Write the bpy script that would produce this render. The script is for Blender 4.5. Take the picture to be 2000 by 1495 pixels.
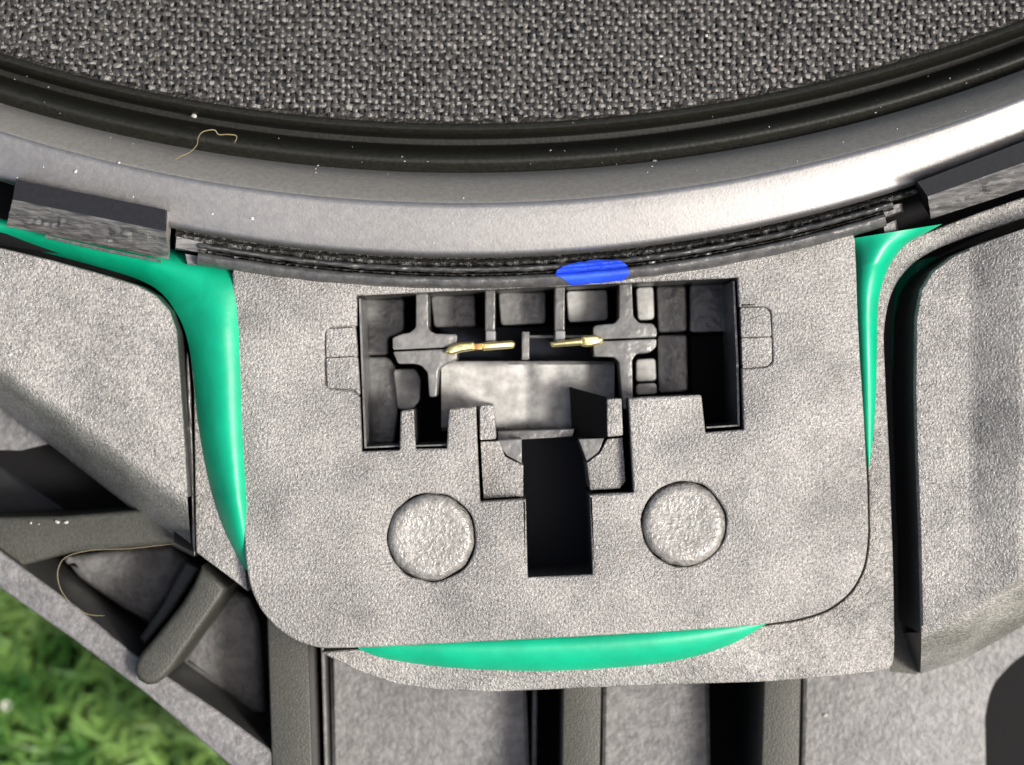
import bpy, math, random
from mathutils import Vector, noise
from mathutils.geometry import tessellate_polygon
random.seed(7)
R = math.radians
S = 3e-5            # one unit of the drawing = 0.03 mm
H = 4500.0          # camera height over the connector plate, in units
sc = bpy.context.scene
C = sc.collection
for o in list(bpy.data.objects): bpy.data.objects.remove(o)

# ------------------------------------------------------------------ camera
cam = bpy.data.cameras.new('camera')
camo = bpy.data.objects.new('camera', cam); C.objects.link(camo)
camo.location = (0, 0, H*S); camo.rotation_euler = (0, 0, 0)
cam.sensor_width = 36; cam.lens = 36*H/2000
cam.clip_start = 0.005; cam.clip_end = 50
cam.dof.use_dof = True; cam.dof.focus_distance = H*S; cam.dof.aperture_fstop = 40
sc.camera = camo
# ------------------------------------------------------------------ light
SUN_EL, SUN_AZ = R(56), R(108)       # azimuth from +Y (top of the picture) clockwise towards +X (right)
w = bpy.data.worlds.new('World'); sc.world = w; w.use_nodes = True
nt = w.node_tree; bg = nt.nodes['Background']
sky = nt.nodes.new('ShaderNodeTexSky'); sky.sky_type = 'NISHITA'; sky.sun_disc = False
sky.sun_elevation = SUN_EL; sky.sun_rotation = SUN_AZ
sky.air_density = 1.0; sky.dust_density = 7.0; sky.ozone_density = 1.0
nt.links.new(sky.outputs[0], bg.inputs[0]); bg.inputs[1].default_value = 0.11
sun = bpy.data.lights.new('sun', 'SUN'); sun.energy = 3.2; sun.angle = R(12); sun.color = (1, .965, .91)
suno = bpy.data.objects.new('sun', sun); C.objects.link(suno)
d = Vector((math.sin(SUN_AZ)*math.cos(SUN_EL), math.cos(SUN_AZ)*math.cos(SUN_EL), math.sin(SUN_EL)))
suno.rotation_euler = d.to_track_quat('Z', 'Y').to_euler()
sc.view_settings.view_transform = 'Standard'; sc.view_settings.look = 'None'
sc.view_settings.gamma = 1; sc.view_settings.exposure = 0.65
sc.render.resolution_x = 1024; sc.render.resolution_y = 765

# ------------------------------------------------------------------ materials
def mat(name, col, rough=.5, spec=.5, metal=0., var=0., vscale=2500, bump=0., bscale=3300, bdist=3.,
        col2=None, stretch=None, rvar=0., detail=3., big=0., coat=0., wear=None):
    m = bpy.data.materials.new(name); m.use_nodes = True
    t = m.node_tree; b = t.nodes['Principled BSDF']
    N = t.nodes.new; L = t.links.new
    b.inputs['Base Color'].default_value = (*col, 1)
    b.inputs['Roughness'].default_value = rough
    b.inputs['Metallic'].default_value = metal
    b.inputs['Specular IOR Level'].default_value = spec
    b.inputs['Coat Weight'].default_value = coat
    b.inputs['Coat Roughness'].default_value = .15
    tc = N('ShaderNodeTexCoord'); src = tc.outputs['Object']
    if stretch:
        mp = N('ShaderNodeMapping'); mp.inputs['Rotation'].default_value[2] = stretch[0]
        mp.inputs['Scale'].default_value = stretch[1]; L(src, mp.inputs[0]); src = mp.outputs[0]
    if var or col2:
        n = N('ShaderNodeTexNoise'); n.inputs['Scale'].default_value = vscale; n.inputs['Detail'].default_value = detail
        n.inputs['Roughness'].default_value = .6
        L(src, n.inputs['Vector'])
        r = N('ShaderNodeValToRGB'); r.color_ramp.elements[0].position = .36; r.color_ramp.elements[1].position = .64
        c2 = col2 if col2 else tuple(min(1, c*(1+var)) for c in col)
        c1 = col if col2 else tuple(c*(1-var) for c in col)
        r.color_ramp.elements[0].color = (*c1, 1); r.color_ramp.elements[1].color = (*c2, 1)
        L(n.outputs['Fac'], r.inputs[0]); out = r.outputs[0]
        if big:
            n2 = N('ShaderNodeTexNoise'); n2.inputs['Scale'].default_value = 170; n2.inputs['Detail'].default_value = 7; n2.inputs['Roughness'].default_value = .68
            L(src, n2.inputs['Vector'])
            mr = N('ShaderNodeMapRange'); mr.inputs[1].default_value = .36; mr.inputs[2].default_value = .64
            mr.inputs[3].default_value = 1-big; mr.inputs[4].default_value = 1+big; L(n2.outputs['Fac'], mr.inputs[0])
            mx = N('ShaderNodeVectorMath'); mx.operation = 'SCALE'; L(out, mx.inputs[0]); L(mr.outputs[0], mx.inputs['Scale'])
            out = mx.outputs[0]
        L(out, b.inputs['Base Color'])
    if rvar:
        n3 = N('ShaderNodeTexNoise'); n3.inputs['Scale'].default_value = vscale*.7; n3.inputs['Detail'].default_value = 2
        L(src, n3.inputs['Vector'])
        mr = N('ShaderNodeMapRange'); mr.inputs[1].default_value = .35; mr.inputs[2].default_value = .65
        mr.inputs[3].default_value = rough-rvar; mr.inputs[4].default_value = rough+rvar
        L(n3.outputs['Fac'], mr.inputs[0]); L(mr.outputs[0], b.inputs['Roughness'])
    if bump:
        n4 = N('ShaderNodeTexNoise'); n4.inputs['Scale'].default_value = bscale; n4.inputs['Detail'].default_value = 2.5
        n4.inputs['Roughness'].default_value = .55
        L(src, n4.inputs['Vector'])
        bp = N('ShaderNodeBump'); bp.inputs['Strength'].default_value = bump; bp.inputs['Distance'].default_value = bdist*S
        L(n4.outputs['Fac'], bp.inputs['Height']); L(bp.outputs[0], b.inputs['Normal'])
    return m

M = {}
M['cast'] = mat('spark textured grey plastic', (.195, .187, .174), .33, .75, var=.36, vscale=5600, bump=1., bscale=7400, bdist=4.2, rvar=.12, big=.34)
M['cast2'] = mat('grey plastic block', (.17, .168, .16), .45, .5, var=.2, vscale=4200, bump=.8, bscale=5000, bdist=5, rvar=.1, big=.1)
M['rivet'] = mat('bright rivet head plastic', (.19, .183, .169), .36, .7, var=.28, vscale=3600, bump=.7, bscale=4600, bdist=4, rvar=.15, big=.2)
M['side'] = mat('shade darkened side walls', (.035, .035, .034), .32, .45, var=.1, vscale=1500, bump=.2, bscale=2500, bdist=2)  # darkened so the walls of recesses and beams carry shade in their colour
M['deep'] = mat('grey basket web plastic', (.125, .123, .122), .5, .45, var=.25, vscale=1500, bump=.6, bscale=3000, bdist=5, big=.2)
M['rib'] = mat('dark rib plastic', (.037, .037, .03), .5, .4, var=.15, vscale=4000, bump=.5, bscale=7000, bdist=2, big=.15)
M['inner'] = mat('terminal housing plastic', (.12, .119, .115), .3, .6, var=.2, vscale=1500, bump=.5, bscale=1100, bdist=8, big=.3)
M['innerl'] = mat('lit terminal housing plastic', (.30, .298, .288), .5, .4, var=.2, vscale=1500, bump=.35, bscale=1400, bdist=5, big=.2)  # brighter copy of the housing plastic, incoming light put into its colour
M['dark'] = mat('black plastic', (.008, .008, .0085), .7, .08, bump=.25, bscale=3000, bdist=2)
M['clip'] = mat('smooth dark clip plastic', (.012, .013, .016), .65, .12, var=.1, vscale=3000, bump=.3, bscale=4000, bdist=2)
M['void'] = mat('slot black with sky tint', (.002, .004, .010), .5, .18, bump=.2, bscale=2500, bdist=2)  # shade of the deep slot and blue sky reflection put into the colour
M['scratch'] = mat('rough cut plastic', (.07, .07, .07), .38, .6, col2=(.19, .185, .18), vscale=1500, stretch=(R(12), (.3, 1.5, 1)), bump=.8, bscale=1900, bdist=9, detail=4)
M['rim'] = mat('moulded rim plastic', (.06, .059, .057), .36, .65, var=.25, vscale=1800, bump=.5, bscale=1800, bdist=4)
M['flash'] = mat('rough glue edge', (.012, .012, .012), .4, .5, col2=(.07, .07, .066), vscale=3500, bump=1., bscale=3500, bdist=8)
M['bezel'] = mat('satin black metal bezel', (.25, .246, .24), .43, .5, metal=.8, var=.06, vscale=3500, bump=.22, bscale=6500, bdist=1.2, rvar=.03, big=.05)
M['bezel2'] = mat('satin bezel slope', (.26, .246, .23), .5, .5, metal=.4, var=.10, vscale=3500, bump=.25, bscale=6500, bdist=1.5)  # warm tint stands in for what the slope reflects
M['rubber'] = mat('black rubber', (.010, .010, .0075), .5, .24, var=.3, vscale=4000, bump=.4, bscale=4500, bdist=2)
M['yarn'] = mat('coated grey yarn', (.036, .033, .029), .4, .65, var=.7, vscale=2600, bump=.7, bscale=5000, bdist=4, big=.2)
M['yarnbase'] = mat('dark cone resin', (.018, .017, .015), .5, .4, var=.3, vscale=3000, bump=.8, bscale=3000, bdist=8)
M['seal'] = mat('green rubber seal', (.0, .305, .16), .42, .5, var=.12, vscale=260, bump=.25, bscale=1500, bdist=2.5, rvar=.06)
M['gold'] = mat('gold plated pin', (1., .87, .42), .42, .5, metal=1., bump=.3, bscale=3000, bdist=3)
M['copper'] = mat('bare copper', (.55, .30, .12), .35, .5, metal=1.)
M['ink'] = mat('blue paint marker', (.016, .07, .72), .45, .4, var=.3, vscale=900, stretch=(0, (.35, 1.3, 1)), bump=.4, bscale=2500, bdist=3)
M['hair'] = mat('tan fibre', (.20, .165, .09), .5, .4)
M['dust'] = mat('pale dust', (.5, .5, .46), .7, .3)
M['steel'] = mat('pale peg end', (.17, .175, .18), .4, .5)

# ------------------------------------------------------------------ helpers
def P(x, y, z=0.):
    """drawing position (x right, y down, seen at depth z) to a place in the world"""
    k = (H-z)/H
    return Vector(((x-1000)*k, -(y-747.5)*k, z))
def link(o, parent=None):
    C.objects.link(o)
    if parent: o.parent = parent
    return o
def mesh(name, verts, faces, m, parent=None, smooth=None, mi=None):
    me = bpy.data.meshes.new(name)
    me.from_pydata([tuple(v*S) for v in verts], [], faces)
    ms = m if isinstance(m, (list, tuple)) else [m]
    for a in ms: me.materials.append(M[a])
    if mi: me.polygons.foreach_set('material_index', mi)
    me.validate(); me.update()
    import bmesh
    bm = bmesh.new(); bm.from_mesh(me); bmesh.ops.recalc_face_normals(bm, faces=bm.faces)
    # open sheets: make them face the camera
    if sum(f.normal.z*f.calc_area() for f in bm.faces) < -1e-12: bmesh.ops.reverse_faces(bm, faces=bm.faces)
    bm.to_mesh(me); bm.free()
    if smooth:
        me.polygons.foreach_set('use_smooth', [True]*len(me.polygons)); me.set_sharp_from_angle(angle=R(smooth))
    return link(bpy.data.objects.new(name, me), parent)
def rnd(pts, r, n=5):
    out = []; N = len(pts)
    for i in range(N):
        p = Vector(pts[i][:2]); rr = pts[i][2] if len(pts[i]) > 2 else r
        a = Vector(pts[i-1][:2])-p; b = Vector(pts[(i+1) % N][:2])-p
        la, lb = a.length, b.length
        if rr < .5 or la < .01 or lb < .01: out.append(tuple(p)); continue
        a /= la; b /= lb
        t = min(rr, la*.45, lb*.45)
        p0 = p+a*t; p1 = p+b*t
        for k in range(n+1):
            u = k/n
            q = p0*(1-u)**2+p*2*u*(1-u)+p1*u*u
            out.append(tuple(q))
    return out
def area(l): return sum(l[i-1][0]*l[i][1]-l[i][0]*l[i-1][1] for i in range(len(l)))/2
def offset(l, dd):
    if abs(dd) < 1e-6: return list(l)
    out = []; n = len(l)
    for i in range(n):
        a = (l[i]-l[i-1]); b = (l[(i+1) % n]-l[i])
        if a.length < 1e-6: a = b
        if b.length < 1e-6: b = a
        a = a.normalized(); b = b.normalized()
        na = Vector((-a.y, a.x)); nb = Vector((-b.y, b.x)); m_ = na+nb
        if m_.length < 1e-6: m_ = na
        m_.normalize(); c = max(.35, m_.dot(na))
        out.append(l[i]+m_*(dd/c))
    return out
def bev(z, b, zb, draft=0.):
    return [(b, z), (b*.55, z-b*.1), (b*.2, z-b*.4), (0, z-b), (-draft, zb)]
def solid(name, loops, prof, m, parent=None, smooth=35, closed=False, wallmat=None):
    """plate with rounded edges; first loop is the outline, others are openings; profile = (inset, z)"""
    z0 = prof[0][1]
    L2 = []
    for i, l in enumerate(loops):
        q = [P(p[0], p[1], z0).xy for p in l]
        if (area(q) > 0) != (i == 0): q.reverse()
        L2.append(q)
    verts = []; faces = []; mi = []
    rings = []
    for ins, z in prof:
        rr = []
        for q in L2:
            o = offset(q, ins); st = len(verts)
            verts += [Vector((p.x, p.y, z)) for p in o]; rr.append((st, len(o)))
        rings.append(rr)
    top = [[Vector((v.x, v.y, 0)) for v in verts[s:s+n]] for s, n in rings[0]]
    for t in tessellate_polygon(top): faces.append(tuple(t)); mi.append(0)
    for k in range(len(prof)-1):
        for (s0, n), (s1, _) in zip(rings[k], rings[k+1]):
            for i in range(n):
                j = (i+1) % n
                faces.append((s0+i, s1+i, s1+j, s0+j)); mi.append(1 if (wallmat and k == len(prof)-2) else 0)
    if closed:
        base = rings[-1]; off = base[0][0]
        bt = [[Vector((v.x, v.y, 0)) for v in verts[s:s+n]] for s, n in base]
        for t in tessellate_polygon(bt): faces.append(tuple(off+i for i in t)); mi.append(0)
    return mesh(name, verts, faces, [m, wallmat] if wallmat else m, parent, smooth, mi)
def box(x0, y0, x1, y1, r=0): return rnd([(x0, y0), (x1, y0), (x1, y1), (x0, y1)], r)
# circles of the round parts, fitted: t = lowest y of the circle
FIT = [(-400, 2700), (238, 3040), (343, 3070), (389, 3000), (430, 2900), (504, 2790), (565, 2830), (700, 2960)]
def RR(t):
    for (a, ra), (b, rb) in zip(FIT, FIT[1:]):
        if t <= b: return ra+(rb-ra)*(t-a)/(b-a)
    return FIT[-1][1]
def ringpt(t, th, z):
    r = RR(t); return P(905+r*math.sin(th), t-r+r*math.cos(th), z)
def ringsurf(name, prof, a0, a1, m, parent, n=160, smooth=50, jit=None, mats=None, caps=False):
    verts = []; faces = []; mi = []; k = len(prof)
    for i in range(n+1):
        th = R(a0+(a1-a0)*i/n)
        for j, (t, z) in enumerate(prof):
            dj = jit(i, j) if jit else 0
            verts.append(ringpt(t+dj*.5, th, z+dj))
    for i in range(n):
        for j in range(k-1):
            faces.append((i*k+j, i*k+j+1, (i+1)*k+j+1, (i+1)*k+j)); mi.append(mats[j] if mats else 0)
    if caps:
        faces.append(tuple(range(k))); mi.append(0); faces.append(tuple(n*k+j for j in range(k))); mi.append(0)
    return mesh(name, verts, faces, m, parent, smooth, mi)
def arch(name, A, B, zA, zB, hgt, peak, m, parent, n=14, sub=8, dz=None):
    """bulging strip between two edges"""
    def cat(l):
        out = []; N = len(l)
        for i in range(N-1):
            p0, p1, p2, p3 = [Vector(l[max(0, min(N-1, i+q))][:2]) for q in (-1, 0, 1, 2)]
            for s in range(sub):
                t = s/sub
                out.append(.5*((2*p1)+(p2-p0)*t+(2*p0-5*p1+4*p2-p3)*t*t+(3*p1-p0-3*p2+p3)*t**3))
        out.append(Vector(l[-1][:2])); return out
    a = cat(A); b = cat(B); verts = []; faces = []
    for ii, (p, q) in enumerate(zip(a, b)):
        f_ = ii/sub; i0 = min(int(f_), len(A)-2); ez = (dz[i0]+(dz[i0+1]-dz[i0])*(f_-i0)) if dz else 0
        wd = (q-p).length
        hh = hgt*min(1, wd/80)
        for j in range(n+1):
            u = j/n; s = u**(math.log(.5)/math.log(peak))
            z = ez+zA+(zB-zA)*u+hh*math.sin(math.pi*s)**.75
            c = p+(q-p)*u
            verts.append(P(c.x, c.y, z))
    k = n+1
    for i in range(len(a)-1):
        for j in range(n): faces.append((i*k+j, i*k+j+1, (i+1)*k+j+1, (i+1)*k+j))
    return mesh(name, verts, faces, m, parent, 60)
def tube(name, pts, r, m, parent=None, seg=6, taper=True, flat=1.):
    pts = [Vector(p) for p in pts]; sm = []
    N = len(pts)
    for i in range(N-1):
        p0, p1, p2, p3 = [pts[max(0, min(N-1, i+q))] for q in (-1, 0, 1, 2)]
        for s in range(6):
            t = s/6
            sm.append(.5*((2*p1)+(p2-p0)*t+(2*p0-5*p1+4*p2-p3)*t*t+(3*p1-p0-3*p2+p3)*t**3))
    sm.append(pts[-1]); verts = []; faces = []; n = len(sm)
    for i, p in enumerate(sm):
        d_ = (sm[min(n-1, i+1)]-sm[max(0, i-1)]).normalized()
        s_ = d_.cross(Vector((0, 0, 1))).normalized(); u_ = s_.cross(d_)
        rr = r*(min(1, .35+min(i, n-1-i)/4) if taper else 1)
        for q in range(seg):
            a = 2*math.pi*q/seg
            verts.append(p+s_*math.cos(a)*rr+u_*math.sin(a)*rr*flat)
    for i in range(n-1):
        for q in range(seg):
            faces.append((i*seg+q, i*seg+(q+1) % seg, (i+1)*seg+(q+1) % seg, (i+1)*seg+q))
    faces.append(tuple(range(seg))[::-1]); faces.append(tuple((n-1)*seg+q for q in range(seg)))
    return mesh(name, verts, faces, m, parent, 60)
def loft(name, top, bot, m, parent, mi_top=0, mi_side=0, smooth=None):
    n = len(top); v = list(top)+list(bot)
    f = [tuple(range(n))]+[(i, n+i, n+(i+1) % n, (i+1) % n) for i in range(n)]+[tuple(range(2*n-1, n-1, -1))]
    return mesh(name, v, f, m, parent, smooth, [mi_top]+[mi_side]*n+[mi_side])
def tag(o, label=None, cat=None, group=None, kind=None):
    for k_, v_ in (('label', label), ('category', cat), ('group', group), ('kind', kind)):
        if v_: o[k_] = v_
    return o
def partof(name, parent): return link(bpy.data.objects.new(name, None), parent)

# ------------------------------------------------------------------ the speaker
sp = link(bpy.data.objects.new('car_speaker', None))
tag(sp, 'black round car loudspeaker with grey moulded frame, green rubber seal and connector socket', 'loudspeaker')

# --- cone, surround, bezel
ZC = -130
def cone_z(t): return ZC-(238-t)*.36
cone = ringsurf('cone', [(-420, cone_z(-420)-9), (-200, cone_z(-200)-9), (0, cone_z(0)-9), (120, cone_z(120)-9), (242, cone_z(242)-9)], -32, 32, 'yarnbase', sp, 120)
# woven yarns, real over-under threads following the cone
def weave():
    verts = []; faces = []
    px, py = 12.8, 14.0
    ang = R(1.6); ca, sa = math.cos(ang), math.sin(ang)
    def inside(x, y):
        r = RR(238)
        return math.hypot(x-905, y-(238-r)) < r-2
    def tof(x, y):
        r = RR(238); return 238-(r-math.hypot(x-905, y-(238-r)))
    def place(u, v, dz):
        x = 1000+(u*ca-v*sa); y = 120+(u*sa+v*ca)
        nx = noise.noise(Vector((x/210, y/210, 1)))*9+noise.noise(Vector((x/24, y/24, 4)))*4.5
        ny = noise.noise(Vector((x/190, y/190, 7)))*9+noise.noise(Vector((x/26, y/26, 9)))*5.5
        messy = max(0, min(1, (620-x)/450))
        nx += messy*noise.noise(Vector((x/18, y/18, 14)))*7; ny += messy*noise.noise(Vector((x/18, y/18, 18)))*8; dz += noise.noise(Vector((x/16, y/16, 27)))*3.2
        return x+nx, y+ny, dz
    def thread(samples, wid, th):
        run = []
        def flush():
            if len(run) < 3: return
            st = len(verts); seg = 5
            for i, p in enumerate(run):
                d_ = (run[min(len(run)-1, i+1)]-run[max(0, i-1)]).normalized()
                s_ = d_.cross(Vector((0, 0, 1))).normalized(); u_ = s_.cross(d_)
                ww = wid*(1+.55*noise.noise(p/9)); tt = th*(1+.4*noise.noise(p/7))
                for q in range(seg):
                    a = 2*math.pi*q/seg+.3
                    verts.append(p+s_*math.cos(a)*ww+u_*math.sin(a)*tt)
            for i in range(len(run)-1):
                for q in range(seg):
                    a = st+i*seg+q; b = st+i*seg+(q+1) % seg
                    faces.append((a, b, b+seg, a+seg))
        for (x, y, dz) in samples:
            if inside(x, y) and -260 < y:
                run.append(P(x, y, cone_z(tof(x, y))+dz))
            else:
                flush(); run = []
        flush()
    A = 3.6
    for j in range(-25, 12):
        v = j*py; s = []
        u = -1250
        while u < 1250:
            i = u/px
            s.append(place(u, v, 1.2+A*math.cos(math.pi*(i+j))*(1 if True else 0)))
            u += px/3.2
        thread(s, 4.9, 2.9)
    for i in range(-98, 99):
        u = i*px; s = []
        v = -25*py
        while v < 12*py:
            j = v/py
            s.append(place(u, v, -1.6-A*math.cos(math.pi*(i+j))*.75))
            v += py/3.2
        thread(s, 5.2, 2.4)
    o = mesh('weave', verts, faces, 'yarn', cone, 70); o['kind'] = 'stuff'
weave()

surround = ringsurf('surround', [(236, -165), (239, -142), (246, -134), (254, -133), (261, -140), (267, -165), (273, -205), (284, -207), (292, -160), (300, -126), (308, -112), (314, -109),
   (322, -112), (330, -122), (338, -126), (346, -120)], -32, 32, 'rubber', sp, 160)
bez = ringsurf('bezel', [(338, -120), (343, -84), (347, -68), (353, -52), (362, -35), (373, -18), (384, -3), (392, 7), (397, 12), (402, 15), (409, 15.5), (440, 11.5), (470, 7),
   (490, 4), (495, 2), (499, -2), (502, -8), (504.5, -18), (503, -120)], -32, 32, ['bezel', 'bezel2'], sp, 220, mats=[1]*8+[0]*11)

# --- moulded rim under the bezel
rim = partof('moulded_rim', sp)
rj = lambda i, j: noise.noise(Vector((i*.9, j*3.1, 2)))*5
ringsurf('glue_edge', [(500, -60), (507, -62), (509, -34), (514, -24), (520, -28), (523, -52)], -11.6, 19.0, 'flash', rim, 420, jit=lambda i, j: noise.noise(Vector((i*.35, j*3.1, 2)))*6 if 0 < j < 5 else 0)
ringsurf('inner_ridge', [(520, -60), (522.5, -2), (525, 8), (529, 9), (532, 2), (533.5, -24)], -10.6, 17.4, 'rim', rim, 260, jit=lambda i, j: noise.noise(Vector((i*.3, j*3.1, 8)))*5, caps=True)
ringsurf('middle_ridge', [(534, -40), (535.4, -2), (536.6, 3), (538, -1), (539, -30)], -10.6, 17.4, 'rim', rim, 420, jit=lambda i, j: noise.noise(Vector((i*.5, j*3.1, 12)))*6, caps=True)
ringsurf('outer_ridge', [(538.5, -30), (540.5, 6), (543, 17), (547, 20), (554, 18), (560, 11), (564, 3), (566, -12), (566, -60)], -10.6, 17.0, 'rim', rim, 260, jit=lambda i, j: noise.noise(Vector((i*.12, j*.4, 22)))*2.5, caps=True)
# blue marker dab lying over the ridges
def dab():
    verts = []; faces = []; nx, ny = 60, 22
    prof = [(520, 1), (522.5, 3), (525, 11), (529, 12), (532, 6), (535, 4), (537.5, 6), (539.5, 6), (541, 10), (543, 20), (547, 23), (554, 21), (560, 14), (564, 6), (566, -2)]
    def hz(t):
        for (a, za), (b, zb) in zip(prof, prof[1:]):
            if t <= b: return za+(zb-za)*(t-a)/(b-a)
        return prof[-1][1]
    for i in range(nx+1):
        x = 1083+(1229-1083)*i/nx; u = i/nx
        lo = 542.5+23.5*min(1, (u/.22)**1.4)+noise.noise(Vector((u*9, 0, 3)))*2
        if u > .9: lo -= (u-.9)*110
        hi = 541-21*math.sin(math.pi*min(1, max(0, (u-.02)/.98)))**.42+noise.noise(Vector((u*11, 5, 3)))*2.5
        if u > .93: hi = hi+(u-.93)*60
        if lo < hi+1: lo = hi+1
        r0 = RR(545); th = math.asin((x-905)/r0)
        for j in range(ny+1):
            t = hi+(min(lo, 566)-hi)*j/ny
            verts.append(ringpt(t, th, hz(max(520, t))+1.2))
    k = ny+1
    for i in range(nx):
        for j in range(ny): faces.append((i*k+j, i*k+j+1, (i+1)*k+j+1, (i+1)*k+j))
    return mesh('paint_mark', verts, faces, 'ink', rim, 60)
dab()
# lugs at the rim's ends
loft('lug', [P(345, 462, -5), (P(395, 474, -5)), P(405, 490, -5), P(398, 496, -5), P(343, 484, -5)], [P(343, 460, -70), P(397, 472, -70), P(410, 490, -70), P(400, 500, -70), P(341, 488, -70)], 'scratch', rim)
loft('lug', [P(362, 496, -12), P(392, 502, -12), P(395, 520, -12), P(366, 516, -12)], [P(360, 494, -70), P(394, 500, -70), P(398, 524, -70), P(362, 520, -70)], 'scratch', rim)
loft('lug', [P(1722, 406, -8), P(1758, 398, -8), P(1760, 412, -8), P(1730, 424, -8)], [P(1720, 404, -70), P(1762, 396, -70), P(1764, 414, -70), P(1730, 428, -70)], 'rim', rim)
loft('lug', [P(1726, 440, -8), P(1746, 432, -8), P(1750, 450, -8), P(1728, 457, -8)], [P(1724, 438, -70), P(1750, 430, -70), P(1754, 452, -70), P(1726, 461, -70)], 'cast2', rim)

# --- snap clips over the bezel
def clip(top, bot, sub=40):
    """top, bot = quads (rear left, rear right, front right, front left)"""
    T = [P(*p) for p in top]; B = [P(*p) for p in bot]
    g = partof('retaining_clip', sp)
    loft('clip_top', T, [v-Vector((0, 0, 26)) for v in T[:2]]+[v-Vector((0, 0, 9)) for v in T[2:]], 'clip', g)
    # rough front, subdivided and broken up
    verts = []; faces = []; ny = 10
    for i in range(sub+1):
        u = i/sub; a = T[3].lerp(T[2], u); b = B[3].lerp(B[2], u)
        for j in range(ny+1):
            v = j/ny; p = a.lerp(b, v)
            n1 = noise.noise(Vector((u*42, v*5, 3))); n2 = noise.noise(Vector((u*9, v*13, 6)))
            e = math.sin(math.pi*v)
            verts.append(p+Vector((0, -2.2*n1*e, 7*n1*e+8*n2*e)))
    k = ny+1
    for i in range(sub):
        for j in range(ny): faces.append((i*k+j, i*k+j+1, (i+1)*k+j+1, (i+1)*k+j))
    mesh('clip_front', verts, faces, 'scratch', g, 20)
    for a, b in ((0, 3), (1, 2)):
        mesh('clip_side', [T[a], T[b], B[b], B[a]], [(0, 1, 2, 3)], 'cast2' if a == 1 else 'dark', g)
    return g
clip([(31, 351, 66), (323, 410, 66), (323, 452, 66), (25, 390, 66)], [(33, 351, -40), (335, 420, -40), (331, 508, -40), (12, 442, -40)])
clip([(1792, 356, 66), (2160, 215, 66), (2160, 262, 66), (1812, 384, 66)], [(1784, 366, -60), (2160, 210, -60), (2160, 318, -40), (1818, 428, -40)])
solid('clip_lip', [[(88, 459), (210, 487), (313, 508), (313, 513), (210, 493), (88, 465)]], [(0, -20), (0, -60)], 'rim', sp)
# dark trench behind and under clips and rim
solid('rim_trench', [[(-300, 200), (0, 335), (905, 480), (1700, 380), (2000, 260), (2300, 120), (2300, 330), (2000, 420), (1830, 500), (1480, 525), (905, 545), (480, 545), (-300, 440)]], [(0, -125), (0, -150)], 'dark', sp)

# --- flange (lower level) with the seal on it
ZF = -44
fl_left = [(364, 650), (370, 680), (378, 760), (380, 900), (381, 1000), (383, 1080), (440, 1122), (484, 1156),
      (476, 1090), (471, 1000), (465, 850), (458, 700), (452, 650)]
fl_right = [(624, 1274), (640, 1282), (700, 1312), (770, 1336), (850, 1348), (960, 1352),
      (1100, 1346), (1300, 1338), (1500, 1332), (1650, 1320), (1745, 1308), (1748, 1250), (1745, 1100), (1738, 900), (1730, 750), (1726, 650), (1735, 590), (1752, 550), (1785, 512), (1830, 486), (1900, 460), (2000, 427), (2300, 320),
      (2300, 280), (2000, 385), (1900, 420), (1830, 447), (1800, 460), (1700, 470), (1674, 520), (1676, 600), (1681, 700), (1688, 800), (1696.6, 950), (1698.6, 1050), (1691, 1111), (1664, 1160), (1618.5, 1195.5), (1560.5, 1213),
      (1480, 1224), (1300, 1237), (1100, 1248), (900, 1258), (700, 1268)]
solid('flange', [fl_left], bev(ZF, 4, -300), 'cast', sp)
solid('flange', [rnd(fl_right, 22, 4)], bev(ZF, 4, -300), 'cast', sp)
solid('flange_bed', [[(1560, 560), (1685, 560), (1735, 1240), (1300, 1285), (700, 1290), (640, 1275), (640, 1180), (1560, 1150)]], [(0, -70), (0, -110)], 'rib', sp)
# seals
sl = partof('seal_ring', sp)
sl['label'] = 'bright green glossy rubber seal showing at three sides of the connector plate'
arch('seal_strip', [(-200, 430), (-60, 458), (10, 474), (100, 497), (200, 524), (270, 546), (312, 570), (340, 604), (362, 650), (376, 720), (386, 820), (400, 905), (420, 985), (447, 1055), (479, 1113)],
     [(-200, 375), (-60, 395), (20, 418), (110, 436), (215, 460), (320, 484), (430, 505), (500, 540), (496, 640), (496, 720), (497, 820), (499, 905), (500, 985), (500, 1055), (494, 1118)], -44, -46, 60, .54, 'seal', sl, dz=[-118, -118, -114, -98, -74, -50, -28, -10]+[0]*8)
arch('seal_strip', [(1660, 455), (1662, 500), (1668, 560), (1674, 640), (1678, 720), (1682, 800), (1686, 860), (1693, 912)],
     [(1838, 440), (1806, 452), (1758, 490), (1727, 545), (1714, 610), (1712, 700), (1709, 800), (1706, 860), (1698, 912)], -24, -15, 34, .45, 'seal', sl) if False else None
arch('seal_strip', [(1640, 470), (1652, 478), (1660, 500), (1664, 530), (1664, 580), (1668, 660), (1674, 760), (1681, 850), (1692, 912)],
     [(1840, 438), (1810, 455), (1768, 480), (1735, 525), (1716, 590), (1713, 680), (1711, 770), (1706, 850), (1697, 915)], -46, -30, 50, .5, 'seal', sl)
arch('seal_strip', [(700, 1262), (760, 1240), (900, 1236), (1100, 1228), (1300, 1216), (1420, 1210), (1500, 1214)],
     [(700, 1268), (760, 1288), (900, 1306), (1100, 1310), (1300, 1294), (1420, 1262), (1500, 1217)], -46, -42, 44, .42, 'seal', sl)

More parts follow.
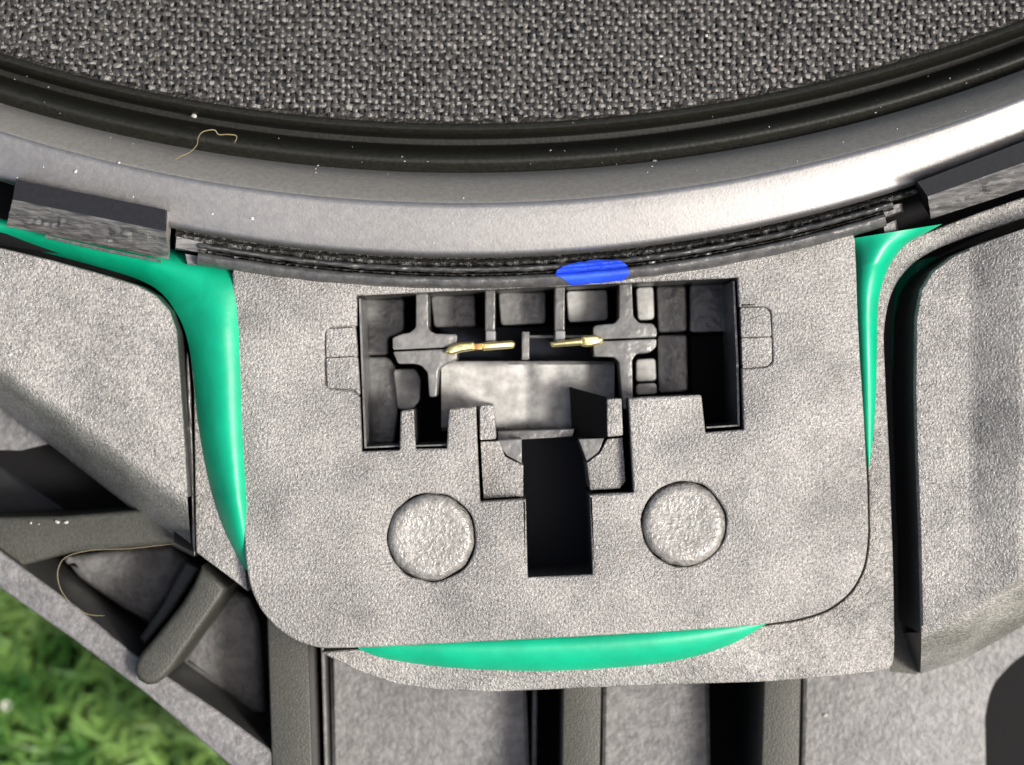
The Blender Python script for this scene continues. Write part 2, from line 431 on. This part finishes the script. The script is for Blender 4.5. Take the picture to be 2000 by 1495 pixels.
# --- connector plate
def under(t, x0, x1, n):
    return [(x0+(x1-x0)*i/n, t-RR(t)+math.sqrt(RR(t)**2-(x0+(x1-x0)*i/n-905)**2)) for i in range(n+1)]
outer = [(454, 560), (461, 700), (468, 850), (474, 1000), (479, 1090), (487, 1145), (507, 1190), (538, 1226), (577, 1253), (622, 1267), (700, 1266), (900, 1256), (1100, 1246), (1300, 1235), (1480, 1222),
         (1560, 1211), (1618, 1193), (1663, 1158), (1689, 1110), (1697, 1050), (1695, 950), (1687, 800), (1680, 700), (1675, 600), (1673, 520)]+under(552, 1669, 453, 24)
window = [(697, 578), (697, 637, 0), (646, 640, 6), (635, 648, 6), (634, 752, 8), (641, 759, 6), (688, 762, 6), (703, 776), (707, 882), (780, 879), (782, 803, 4), (808, 799, 4), (812, 877), (872, 876), (876, 799, 5), (930, 794, 0), (933, 880),
          (938, 980), (1027, 975), (1031, 1128), (1157, 1122), (1151, 967), (1237, 962), (1231, 850), (1227, 778, 0), (1370, 771, 5), (1378, 845), (1452, 839), (1448, 720, 0), (1498, 718, 8), (1510, 708, 8), (1506, 608, 10), (1494, 599, 6), (1443, 600), (1440, 543)]
window = rnd(window, 1.5, 3)
RV = [((843, 1050), 86), ((1336, 1024), 83)]
def circ(c, r, n=56, j=0, seed=0):
    return [(c[0]+(r+j*noise.noise(Vector((math.cos(2*math.pi*i/n)*3+seed, math.sin(2*math.pi*i/n)*3, 5))))*math.cos(2*math.pi*i/n),
             c[1]+(r+j*noise.noise(Vector((math.cos(2*math.pi*i/n)*3+seed, math.sin(2*math.pi*i/n)*3, 5))))*math.sin(2*math.pi*i/n)) for i in range(n)]
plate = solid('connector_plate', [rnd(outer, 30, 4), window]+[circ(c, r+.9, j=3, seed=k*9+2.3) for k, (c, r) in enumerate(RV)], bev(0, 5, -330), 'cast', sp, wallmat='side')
for k, (c, r) in enumerate(RV):
    n = 56; verts = []; faces = []
    radii = [r, r-.5, r-4, r-10, r-16, r-32, r-56, 0]
    zz = [-40, -12, -3, 4, 6, 4, 3, 3]
    tilt = (-.06, .035) if k == 0 else (-.03, -.075)
    for rr, z in zip(radii, zz):
        cl = circ(c, max(rr, .01), n, j=3 if rr > 10 else 0, seed=k*9)
        for x, y in cl:
            tz = (x-c[0])*tilt[0]+(c[1]-y)*tilt[1] if rr > 0 else 0
            rough = noise.noise(Vector((x/22, y/22, k)))*1.6 if rr > r-20 else 0
            verts.append(P(x, y, z+tz+rough*(z > -30)))
    for i in range(len(radii)-1):
        for q in range(n): faces.append((i*n+q, i*n+(q+1) % n, (i+1)*n+(q+1) % n, (i+1)*n+q))
    rv = mesh('rivet', verts, faces, 'rivet', plate, 60)
# flush tabs of the housing in their notches
for l in ([(637, 643), (694, 640), (698, 695), (637, 698)], [(637, 700), (698, 697), (703, 772), (689, 760), (640, 757)],
          [(1446, 602), (1493, 601), (1504, 610), (1507, 657), (1448, 659)], [(1448, 661), (1507, 659), (1508, 706), (1498, 716), (1450, 716)]):
    solid('tab', [rnd(l, 4, 3)], bev(-1, 1.2, -60), 'cast', plate)
for l in ([(630, 636), (694, 636), (702, 790), (630, 770)], [(1446, 596), (1515, 596), (1515, 724), (1451, 724)]):
    solid('tab_seat', [l], [(0, -9), (0, -60)], 'cast', plate)
# --- terminal housing in the window
hs = partof('terminal_housing', sp)
liner_loop = [(698, 579), (701, 700), (709, 881), (780, 878), (872, 875), (933, 874), (939, 979), (1027, 974), (1032, 1127), (1156, 1121), (1150, 966), (1236, 961), (1231, 850), (1377, 844), (1451, 838), (1439, 544)]
def shrink(l, dd):
    v = [Vector(p) for p in l]
    if area(v) < 0: v.reverse()
    return [tuple(p) for p in offset(v, dd)]
for l in ([(701, 584), (705, 700), (712, 876), (716, 876), (709, 700), (705, 584)], [(716, 873), (780, 870), (780, 873), (716, 876)], [(812, 870), (872, 868), (872, 871), (812, 873)],
          [(1435, 550), (1442, 700), (1445, 833), (1441, 833), (1438, 700), (1431, 550)], [(1380, 834), (1441, 830), (1441, 833), (1380, 837)]):
    solid('window_liner', [l], [(0, -20), (0, -330)], 'inner', hs)
# posts and blocks standing in the opening
solid('post', [box(783, 803, 807, 884, 3)], bev(-3, 3, -300), 'cast2', hs)
solid('finger', [rnd([(937, 793), (964, 791), (969, 858), (937, 860)], 4)], bev(-3, 2, -300), 'cast', hs)
solid('finger', [rnd([(1185, 780), (1214, 778), (1217, 851), (1186, 854)], 4)], bev(-3, 3, -300), 'cast', hs)
solid('pad', [rnd([(938, 863), (975, 862), (986, 892), (1022, 910), (1022, 970), (944, 975)], 2)], bev(-42, 2, -300), 'cast', hs)
solid('pad', [rnd([(1186, 858), (1216, 855), (1222, 940), (1210, 955), (1153, 958), (1146, 905), (1172, 885)], 2)], bev(-42, 2, -300), 'cast', hs)
solid('gusset', [[(972, 861), (1019, 858), (1019, 906), (990, 890), (978, 875)]], bev(-50, 2, -300), 'inner', hs)
solid('gusset', [[(1130, 858), (1180, 856), (1170, 884), (1146, 902), (1138, 880)]], bev(-50, 2, -300), 'inner', hs)
# wedge facing left, the shade on its face put in as black
mesh('wedge', [P(1112, 756, -150), P(1184, 776, -10), P(1186, 856, -10), P(1118, 860, -150), P(1112, 756, -300), P(1184, 776, -300), P(1118, 860, -300), P(1186, 856, -300)], [(0, 1, 2, 3), (0, 4, 5, 1), (3, 2, 7, 6), (0, 3, 6, 4)], 'dark', hs)
ZR = -95
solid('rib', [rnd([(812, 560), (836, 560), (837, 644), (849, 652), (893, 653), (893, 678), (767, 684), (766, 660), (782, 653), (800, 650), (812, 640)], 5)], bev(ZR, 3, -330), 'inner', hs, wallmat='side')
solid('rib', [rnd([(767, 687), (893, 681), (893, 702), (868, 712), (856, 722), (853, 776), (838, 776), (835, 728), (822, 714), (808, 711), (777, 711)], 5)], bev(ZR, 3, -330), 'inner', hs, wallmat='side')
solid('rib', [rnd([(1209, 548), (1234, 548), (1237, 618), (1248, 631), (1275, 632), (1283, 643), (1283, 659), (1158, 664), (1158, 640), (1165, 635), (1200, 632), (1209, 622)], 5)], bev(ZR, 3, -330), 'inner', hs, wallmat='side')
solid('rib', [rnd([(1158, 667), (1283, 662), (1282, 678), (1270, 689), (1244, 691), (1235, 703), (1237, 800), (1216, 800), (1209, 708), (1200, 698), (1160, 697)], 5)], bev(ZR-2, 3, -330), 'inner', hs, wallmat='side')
for x in (947, 1083):
    solid('rib', [box(x, 550, x+20, 646, 2)], bev(ZR, 3, -330), 'inner', hs, wallmat='side')
    solid('stop', [box(x+1, 646, x+21, 668, 3)], bev(ZR-6, 3, -330), 'steel', hs)
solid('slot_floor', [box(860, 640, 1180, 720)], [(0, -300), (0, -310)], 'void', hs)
solid('partition', [box(1019, 648, 1034, 702, 2)], bev(-110, 3, -330), 'inner', hs)
# seam across the cross ribs
solid('seam_bar', [box(1030, 655, 1180, 660, 0)], bev(-200, 1, -300), 'inner', hs)
ZT = -225
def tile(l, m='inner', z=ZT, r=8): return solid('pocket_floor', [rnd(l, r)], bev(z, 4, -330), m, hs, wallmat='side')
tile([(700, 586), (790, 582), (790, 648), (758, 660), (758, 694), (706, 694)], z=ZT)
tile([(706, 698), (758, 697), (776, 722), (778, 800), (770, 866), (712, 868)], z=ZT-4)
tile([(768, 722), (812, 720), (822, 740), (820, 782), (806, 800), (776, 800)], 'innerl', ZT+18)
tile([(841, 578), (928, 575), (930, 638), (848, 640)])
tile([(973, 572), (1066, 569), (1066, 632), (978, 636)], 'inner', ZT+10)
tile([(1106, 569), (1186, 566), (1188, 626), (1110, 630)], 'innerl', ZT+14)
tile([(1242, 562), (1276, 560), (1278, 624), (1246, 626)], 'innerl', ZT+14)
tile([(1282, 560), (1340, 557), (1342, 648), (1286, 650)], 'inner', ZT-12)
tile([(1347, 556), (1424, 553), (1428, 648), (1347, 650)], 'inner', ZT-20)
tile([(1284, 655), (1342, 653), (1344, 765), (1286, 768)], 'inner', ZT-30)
tile([(1348, 654), (1428, 652), (1432, 822), (1350, 822)], 'dark', ZT-60)  # shadow of the right wall painted in by using black here
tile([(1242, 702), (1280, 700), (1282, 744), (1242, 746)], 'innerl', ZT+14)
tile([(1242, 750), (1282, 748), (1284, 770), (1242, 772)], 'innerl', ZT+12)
# the big curved floor in the middle
def bigfloor():
    verts = []; faces = []; nx, ny = 40, 20
    for i in range(nx+1):
        for j in range(ny+1):
            x = 862+(1200-862)*i/nx; y = 706+(842-706)*j/ny
            z = -205+noise.noise(Vector((x/60, y/90, 2)))*12-26*math.exp(-((x-1030)/14)**2)*.4
            if j in (0, ny): z -= 14
            verts.append(P(x, y, z))
    for i in range(nx):
        for j in range(ny): faces.append((i*(ny+1)+j, i*(ny+1)+j+1, (i+1)*(ny+1)+j+1, (i+1)*(ny+1)+j))
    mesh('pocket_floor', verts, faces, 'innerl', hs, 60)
bigfloor()
solid('ledge', [[(972, 844), (1122, 838), (1118, 853), (972, 862)]], bev(-120, 2, -300), 'inner', hs)
solid('housing_base', [box(600, 450, 1520, 1160)], [(0, -325), (0, -340)], 'dark', hs)
# pins
p1 = partof('contact_pin', hs); p2 = partof('contact_pin', hs)
solid('pin_head', [rnd([(867, 689), (876, 677), (896, 669), (926, 667), (927, 684), (900, 688), (880, 694)], 4)], [(5, -78), (3, -79), (1, -82), (0, -86), (0, -110)], 'gold', p1, 60)
solid('pin_neck', [[(924, 671), (944, 670), (944, 683), (924, 684)]], bev(-84, 2, -110), 'copper', p1)
solid('pin_shaft', [rnd([(940, 669), (1000, 665), (1007, 670), (1004, 680), (942, 685)], 4)], [(5, -78), (3, -79), (1, -82), (0, -86), (0, -110)], 'gold', p1, 60)
solid('pin_shaft', [rnd([(1074, 668), (1140, 660), (1140, 674), (1078, 678)], 4)], [(5, -80), (3, -81), (1, -84), (0, -88), (0, -110)], 'gold', p2, 60)
solid('pin_head', [rnd([(1136, 656), (1165, 654), (1180, 663), (1172, 673), (1150, 678), (1136, 676)], 4)], [(6, -76), (3, -77), (1, -80), (0, -84), (0, -110)], 'gold', p2, 60)
# centre key slot
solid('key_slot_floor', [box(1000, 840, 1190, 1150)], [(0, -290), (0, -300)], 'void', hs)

# --- left panel: flat top, rolled lower edge
lp = [(-300, 410), (0, 484), (100, 508), (200, 536), (268, 557), (305, 578), (331, 607), (345, 648), (353, 760), (361, 880), (366, 972)]
roll_a = [Vector((-300, 520)), Vector((0, 712)), Vector((140, 808)), Vector((260, 896)), Vector((366, 972))]
roll_b = [Vector((-300, 590)), Vector((0, 795)), Vector((125, 890)), Vector((252, 990)), Vector((374, 1082))]
lpan = partof('left_panel', sp); lpan.name = 'frame_panel'
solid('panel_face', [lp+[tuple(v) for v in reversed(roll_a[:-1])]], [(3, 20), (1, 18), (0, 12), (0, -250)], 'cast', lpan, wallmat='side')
verts = []; faces = []; ns = 10
for a, b in zip(roll_a, roll_b):
    q = a-(b-a)*.16; verts.append(P(q.x, q.y, 20.5))
    for k in range(ns+1):
        u = k/ns; q = a.lerp(b, u); z = 20.6-290*(u**2.1)
        verts.append(P(q.x, q.y, z))
    q = b; verts.append(P(q.x, q.y, -300))
kk = ns+3
for i in range(len(roll_a)-1):
    for j in range(kk-1): faces.append((i*kk+j, i*kk+j+1, (i+1)*kk+j+1, (i+1)*kk+j))
mesh('panel_rolled_edge', verts, faces, 'cast', lpan, 60)

# --- right panel
rp_top = [(2300, 340), (2000, 447), (1920, 474), (1860, 500), (1820, 530), (1798, 566), (1788, 620), (1786, 760), (1790, 900), (1796, 1050), (1800, 1240), (1880, 1205), (2000, 1132), (2300, 930)]
rpan = partof('frame_panel', sp)
solid('panel_face', [rnd(rp_top[:6], 0)+rp_top[6:]], [(8, 22), (4, 21), (1, 17), (0, 8), (0, -300)], 'cast', rpan, wallmat='side')
# rolled lower lip
A = [Vector(p) for p in ((1800, 1236), (1880, 1200), (2000, 1128), (2300, 925))]
B = [Vector(p) for p in ((1798, 1316), (1880, 1290), (2000, 1222), (2300, 1020))]
verts = []; faces = []
for a, b in zip(A, B):
    q = a-(b-a)*.16; verts.append(P(q.x, q.y, 22.5))
    for k in range(ns+1):
        u = k/ns; q = a.lerp(b, u); verts.append(P(q.x, q.y, 22.6-234*u**2))
    verts.append(P(b.x, b.y, -330))
for i in range(3):
    for j in range(kk-1): faces.append((i*kk+j, i*kk+j+1, (i+1)*kk+j+1, (i+1)*kk+j))
mesh('panel_rolled_edge', verts, faces, 'cast', rpan, 60)
mesh('panel_end', [P(1800, 1236, 20), P(1798, 1316, -212), P(1798, 1316, -330), P(1750, 1290, -330), P(1752, 1236, -330)], [(0, 1, 2, 3, 4)], 'rib', rpan)
verts = []; faces = []
cols = [(1893, 22.4), (1900, 24), (1912, 30), (1985, 66), (1998, 70), (2300, 72)]
for x, z in cols:
    yt = 486-(x-1893)*.36 if x < 2001 else 345
    yb = 1190-(x-1893)*.60 if x < 2001 else 935
    for k in range(5):
        y = yt+(yb-yt)*k/4
        verts.append(P(x, y, z if 0 < k < 4 else (z+22)/2))
    verts.append(P(x, yb+16, 12))
for i in range(len(cols)-1):
    for j in range(5): faces.append((i*6+j, i*6+j+1, (i+1)*6+j+1, (i+1)*6+j))
mesh('panel_step', verts, faces, 'cast', rpan, 50)
# groove floor between flange and right panel, seal below shining through
solid('groove_floor', [[(1700, 450), (2000, 380), (2300, 280), (2300, 400), (1900, 520), (1820, 600), (1815, 1290), (1790, 1318), (1740, 1312), (1715, 900)]], [(0, -240), (0, -250)], 'rib', rpan)
arch('seal_strip', [(1758, 520), (1748, 570), (1743, 640), (1744, 740), (1750, 860), (1762, 930)], [(1830, 500), (1800, 560), (1786, 640), (1784, 740), (1786, 860), (1784, 930)], -235, -225, 22, .6, 'seal', sl)
# groove floor at the left
solid('groove_floor', [[(-300, 380), (0, 440), (300, 500), (420, 600), (420, 1100), (340, 1060), (330, 640), (250, 570), (-300, 440)]], [(0, -170), (0, -180)], 'dark', lpan)
tube('groove_bead', [P(366, 690, -60), P(371, 800, -60), P(375, 900, -60), P(378, 1000, -60), P(380, 1085, -60)], 4, 'rim', lpan)

# --- basket arms and webs far below
bk = partof('basket', sp)
ZB = -180; ZW = -410
beam = [(-400, 875), (0, 1150), (140, 1248), (280, 1352), (444, 1492), (700, 1710), (700, 1610), (526, 1464), (430, 1392), (332, 1326), (259, 1277), (150, 1186), (42, 1108), (-20, 1062), (-400, 800)]
solid('outer_beam', [beam], bev(ZB, 7, -640), 'deep', bk, closed=True, wallmat='side')
for l_ in ([(119, 1088), (332, 1061), (372, 1094), (330, 1165), (292, 1219), (240, 1192), (150, 1128)], [(430, 1140), (486, 1165), (506, 1217), (519, 1396), (490, 1397), (420, 1345), (348, 1292), (400, 1215)]):
    solid('web_panel', [rnd(l_, 10)], [(16, ZW), (9, ZW-2), (3, ZW-9), (0, ZW-20), (0, -640)], 'deep', bk, 50, wallmat='side')
solid('web_floor', [[(-300, 650), (0, 790), (430, 1080), (540, 1150), (640, 1250), (640, 1700), (600, 1640), (530, 1500), (330, 1350), (60, 1140), (-300, 900)]], [(0, -560), (0, -580)], 'side', bk, closed=True)
solid('cross_beam', [rnd([(-300, 1030), (0, 1010), (120, 1008), (250, 998), (330, 990), (420, 1060), (378, 1090), (330, 1064), (140, 1080), (30, 1110), (-20, 1115), (-300, 960)], 3)], bev(-215, 9, -430), 'rib', bk)
# dark pocket above the cross beam
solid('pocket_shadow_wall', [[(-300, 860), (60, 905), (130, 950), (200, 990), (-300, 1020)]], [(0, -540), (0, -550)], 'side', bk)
# rounded boss crossing the beam
boss = [(393, 1106), (444, 1149), (430, 1174), (398, 1220), (364, 1268), (336, 1308), (320, 1326), (304, 1337), (286, 1339), (270, 1330), (262, 1314), (263, 1298), (276, 1276), (314, 1230), (354, 1180), (376, 1144)]
solid('boss', [boss], [(12, -120), (7, -121), (3, -125), (0, -132), (0, -430)], 'rib', bk, 60)
solid('boss_rib', [[(362, 1096), (392, 1110), (330, 1205), (282, 1262), (272, 1246), (318, 1180)]], bev(-235, 8, -430), 'rib', bk, 60)
# vertical ribs and web panels under the flange
def rib(x0a, x0b, x1a, x1b, y0, z, m='rib', b=5):
    return solid('rib', [[(x0a, y0), (x1a, y0), (x1b, 1720), (x0b, 1720)]], bev(z, b, -720), m, bk, wallmat='side')
rib(520, 538, 600, 618, 1180, -175)
rib(626, 640, 632, 647, 1220, -330, 'deep', 2)
rib(1100, 1094, 1176, 1168, 1290, -185)
rib(1493, 1480, 1566, 1556, 1280, -185)
rib(1040, 1036, 1050, 1046, 1290, -420, 'deep', 4)
def web(l): return solid('web_panel', [rnd(l, 4)], bev(-400, 8, -720), 'deep', bk, wallmat='side')
web([(644, 1240), (1026, 1290), (1044, 1720), (652, 1720)])
web([(1178, 1290), (1384, 1290), (1392, 1720), (1172, 1720)])
web([(1570, 1270), (1800, 1240), (2300, 900), (2300, 1180), (2080, 1240, 20), (1990, 1285, 30), (1938, 1340, 30), (1926, 1400), (1930, 1720), (1560, 1720)])
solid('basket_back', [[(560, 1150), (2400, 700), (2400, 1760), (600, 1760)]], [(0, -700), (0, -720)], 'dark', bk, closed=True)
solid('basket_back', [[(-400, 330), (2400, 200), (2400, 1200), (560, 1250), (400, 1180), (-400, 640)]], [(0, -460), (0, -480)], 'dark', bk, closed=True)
# gusset panel left in the shaded pocket
solid('web_panel', [[(-300, 560), (0, 770), (60, 822), (100, 866), (40, 880), (-300, 872)]], [(0, -330), (0, -350)], 'deep', bk)
# magnet standing on the lawn, out of frame above
cx, cy = P(905, -1900, 0).xy
def lathe(name, prof, m, parent, n=48):
    v = []; f = []
    for i in range(n):
        a = 2*math.pi*i/n
        for r_, z in prof: v.append(Vector((cx+r_*math.cos(a), cy+r_*math.sin(a), z)))
    k = len(prof)
    for i in range(n):
        for j in range(k-1): f.append((i*k+j, i*k+j+1, ((i+1) % n)*k+j+1, ((i+1) % n)*k+j))
    f.append(tuple(i*k+k-1 for i in range(n)))
    return mesh(name, v, f, m, parent, 40)
lathe('magnet', [(1400, -760), (1200, -1100), (1150, -1110), (1150, -1700), (0.1, -1700)], 'dark', sp)

# ------------------------------------------------------------------ fibres and dust
tag(tube('lint_fibre', [P(340, 313, 30), P(352, 306, 6), P(370, 298, -20), P(384, 284, -45), P(387, 270, -60), P(396, 258, -72), P(418, 254, -86), P(427, 263, -90), P(445, 263, -92), P(462, 266, -95), P(458, 280, -90)], 1.0, 'hair', seg=5),
    'short curled tan lint fibre lying across the bezel and black surround', 'fibre')
tag(tube('hair', [P(345, 1062, -195), P(250, 1072, -190), P(180, 1075, -188), P(130, 1088, -186), P(113, 1115, -186), P(118, 1150, -186), P(140, 1180, -184), P(172, 1200, -180), P(205, 1203, -178)], .75, 'hair', seg=5),
    'long thin tan hair looped over the lower left basket beam', 'hair')
def dust():
    v = []; f = []
    pts = []
    for i in range(80):
        th = R(random.uniform(-19, 23)); t = random.choice([random.uniform(400, 490), random.uniform(246, 345), random.uniform(340, 390), random.uniform(300, 350)])
        zt = {0: 38}.get(0)
        if t >= 397: z = 15.5-(t-409)*.14
        elif t > 343: z = -84+(t-343)**.7*6
        else: z = -110 if t > 300 or t < 258 else -185
        if 250 < t < 300: z = -150
        pts.append((ringpt(t, th, z+2), random.choice([.7, .9, 1.1, 1.3, 1.8])))
    for x, y, s, z in ((147, 335, 5, 14), (492, 428, 5, 10), (380, 227, 6, -178), (232, 318, 3, 16), (260, 385, 3, 8), (290, 378, 3, 8), (415, 418, 3, 8), (1278, 315, 5, -118), (1612, 1398, 6, -396), (1075, 295, 3, -130), (1222, 365, 4, -90), (60, 1022, 3, -207), (76, 1024, 2, -207), (112, 1020, 5, -207), (130, 1021, 5, -207), (20, 692, 5, 22), (802, 1165, 3, 2), (1380, 70, 5, -160), (1290, 110, 4, -150)):
        pts.append((P(x, y, z+1), s))
    for p, s in pts:
        st = len(v); n = 6
        for q in range(n):
            a = 2*math.pi*q/n; rr = s*random.uniform(.6, 1.3)
            v.append(p+Vector((math.cos(a)*rr*random.choice([.6, 1, 1.2]), math.sin(a)*rr*.7, 0)))
        v.append(p+Vector((0, 0, s*.7)))
        for q in range(n): f.append((st+q, st+(q+1) % n, st+n))
    o = mesh('dust_specks', v, f, 'dust'); tag(o, 'pale dust specks scattered over the bezel and surround', 'dust', kind='stuff')
dust()

# ------------------------------------------------------------------ lawn
ZG = -1700
def lawn():
    m = mat('lawn soil and moss', (.02, .05, .012), .8, .2, col2=(.06, .16, .03), vscale=140, bump=.6, bscale=300, bdist=60)
    M['lawn'] = m
    s = 40000
    o = mesh('lawn', [Vector((-s, -s, ZG)), Vector((s, -s, ZG)), Vector((s, s, ZG)), Vector((-s, s, ZG))], [(0, 1, 2, 3)], 'lawn')
    tag(o, 'green lawn under the speaker', 'lawn', kind='structure')
    M['blade'] = mat('grass blade', (.03, .10, .014), .45, .35, col2=(.20, .34, .085), vscale=160, detail=1.5)
    v = []; f = []; rg = random.Random(3)
    def blade(x, y, hgt, wid, lean, az, curl):
        dx, dy = math.cos(az), math.sin(az); px_, py_ = -dy, dx
        st = len(v); ns_ = 4
        for k in range(ns_+1):
            u = k/ns_; ww = wid*(1-u**1.6)*.5+1
            ox = lean*u**1.5*hgt; z = ZG+hgt*u*(1-.35*curl*u)
            for sg in (-1, 1):
                v.append(Vector((x+dx*ox+px_*ww*sg, y+dy*ox+py_*ww*sg, z)))
        for k in range(ns_): f.append((st+2*k, st+2*k+1, st+2*k+3, st+2*k+2))
    for i in range(60000):
        x = rg.uniform(-3600, 900); y = rg.uniform(-3300, 400)
        if noise.noise(Vector((x/260, y/260, 0))) < -.28 and rg.random() < .7: continue
        blade(x, y, rg.uniform(40, 170), rg.uniform(14, 36), rg.uniform(.2, 1.2), rg.uniform(0, 6.28), rg.uniform(0, 1))
    for i in range(5000):
        x = rg.uniform(-9000, 9000); y = rg.uniform(-9000, 9000)
        if -3600 < x < 900 and -3300 < y < 400: continue
        blade(x, y, rg.uniform(150, 600), rg.uniform(40, 90), rg.uniform(.2, 1.3), rg.uniform(0, 6.28), rg.uniform(0, 1))
    me = bpy.data.meshes.new('grass'); me.from_pydata([tuple(a*S) for a in v], [], f); me.materials.append(M['blade'])
    me.polygons.foreach_set('use_smooth', [True]*len(me.polygons))
    o = link(bpy.data.objects.new('grass', me))
    tag(o, 'bright green grass blades of the lawn below the speaker', 'grass', kind='stuff')
    # little white daisy bud
    M['petal'] = mat('white petal', (.5, .5, .43), .6, .3); M['stem'] = mat('green stem', (.06, .18, .03), .5)
    c = P(14, 1378, -1380); g = link(bpy.data.objects.new('daisy', None)); g.location = (c.x*S, c.y*S, ZG*S)
    tag(g, 'tiny white daisy bud in the grass at the lower left', 'flower')
    vv = []; ff = []
    for k in range(11):
        a = 2*math.pi*k/11; st = len(vv)
        d_ = Vector((math.cos(a), math.sin(a), 0)); s_ = Vector((-d_.y, d_.x, 0)); t0 = Vector((0, 0, c.z-ZG))
        vv += [t0+d_*6-s_*4, t0+d_*6+s_*4, t0+d_*10+s_*5+Vector((0, 0, 6)), t0+d_*14+Vector((0, 0, 9)), t0+d_*10-s_*5+Vector((0, 0, 6))]
        ff.append((st, st+1, st+2, st+3, st+4))
    mesh('petals', vv, ff, 'petal', g)
    tube('stem', [Vector((0, 0, 0)), Vector((8, 5, 200)), Vector((0, 0, c.z-ZG))], 5, 'stem', g, seg=5)
lawn()
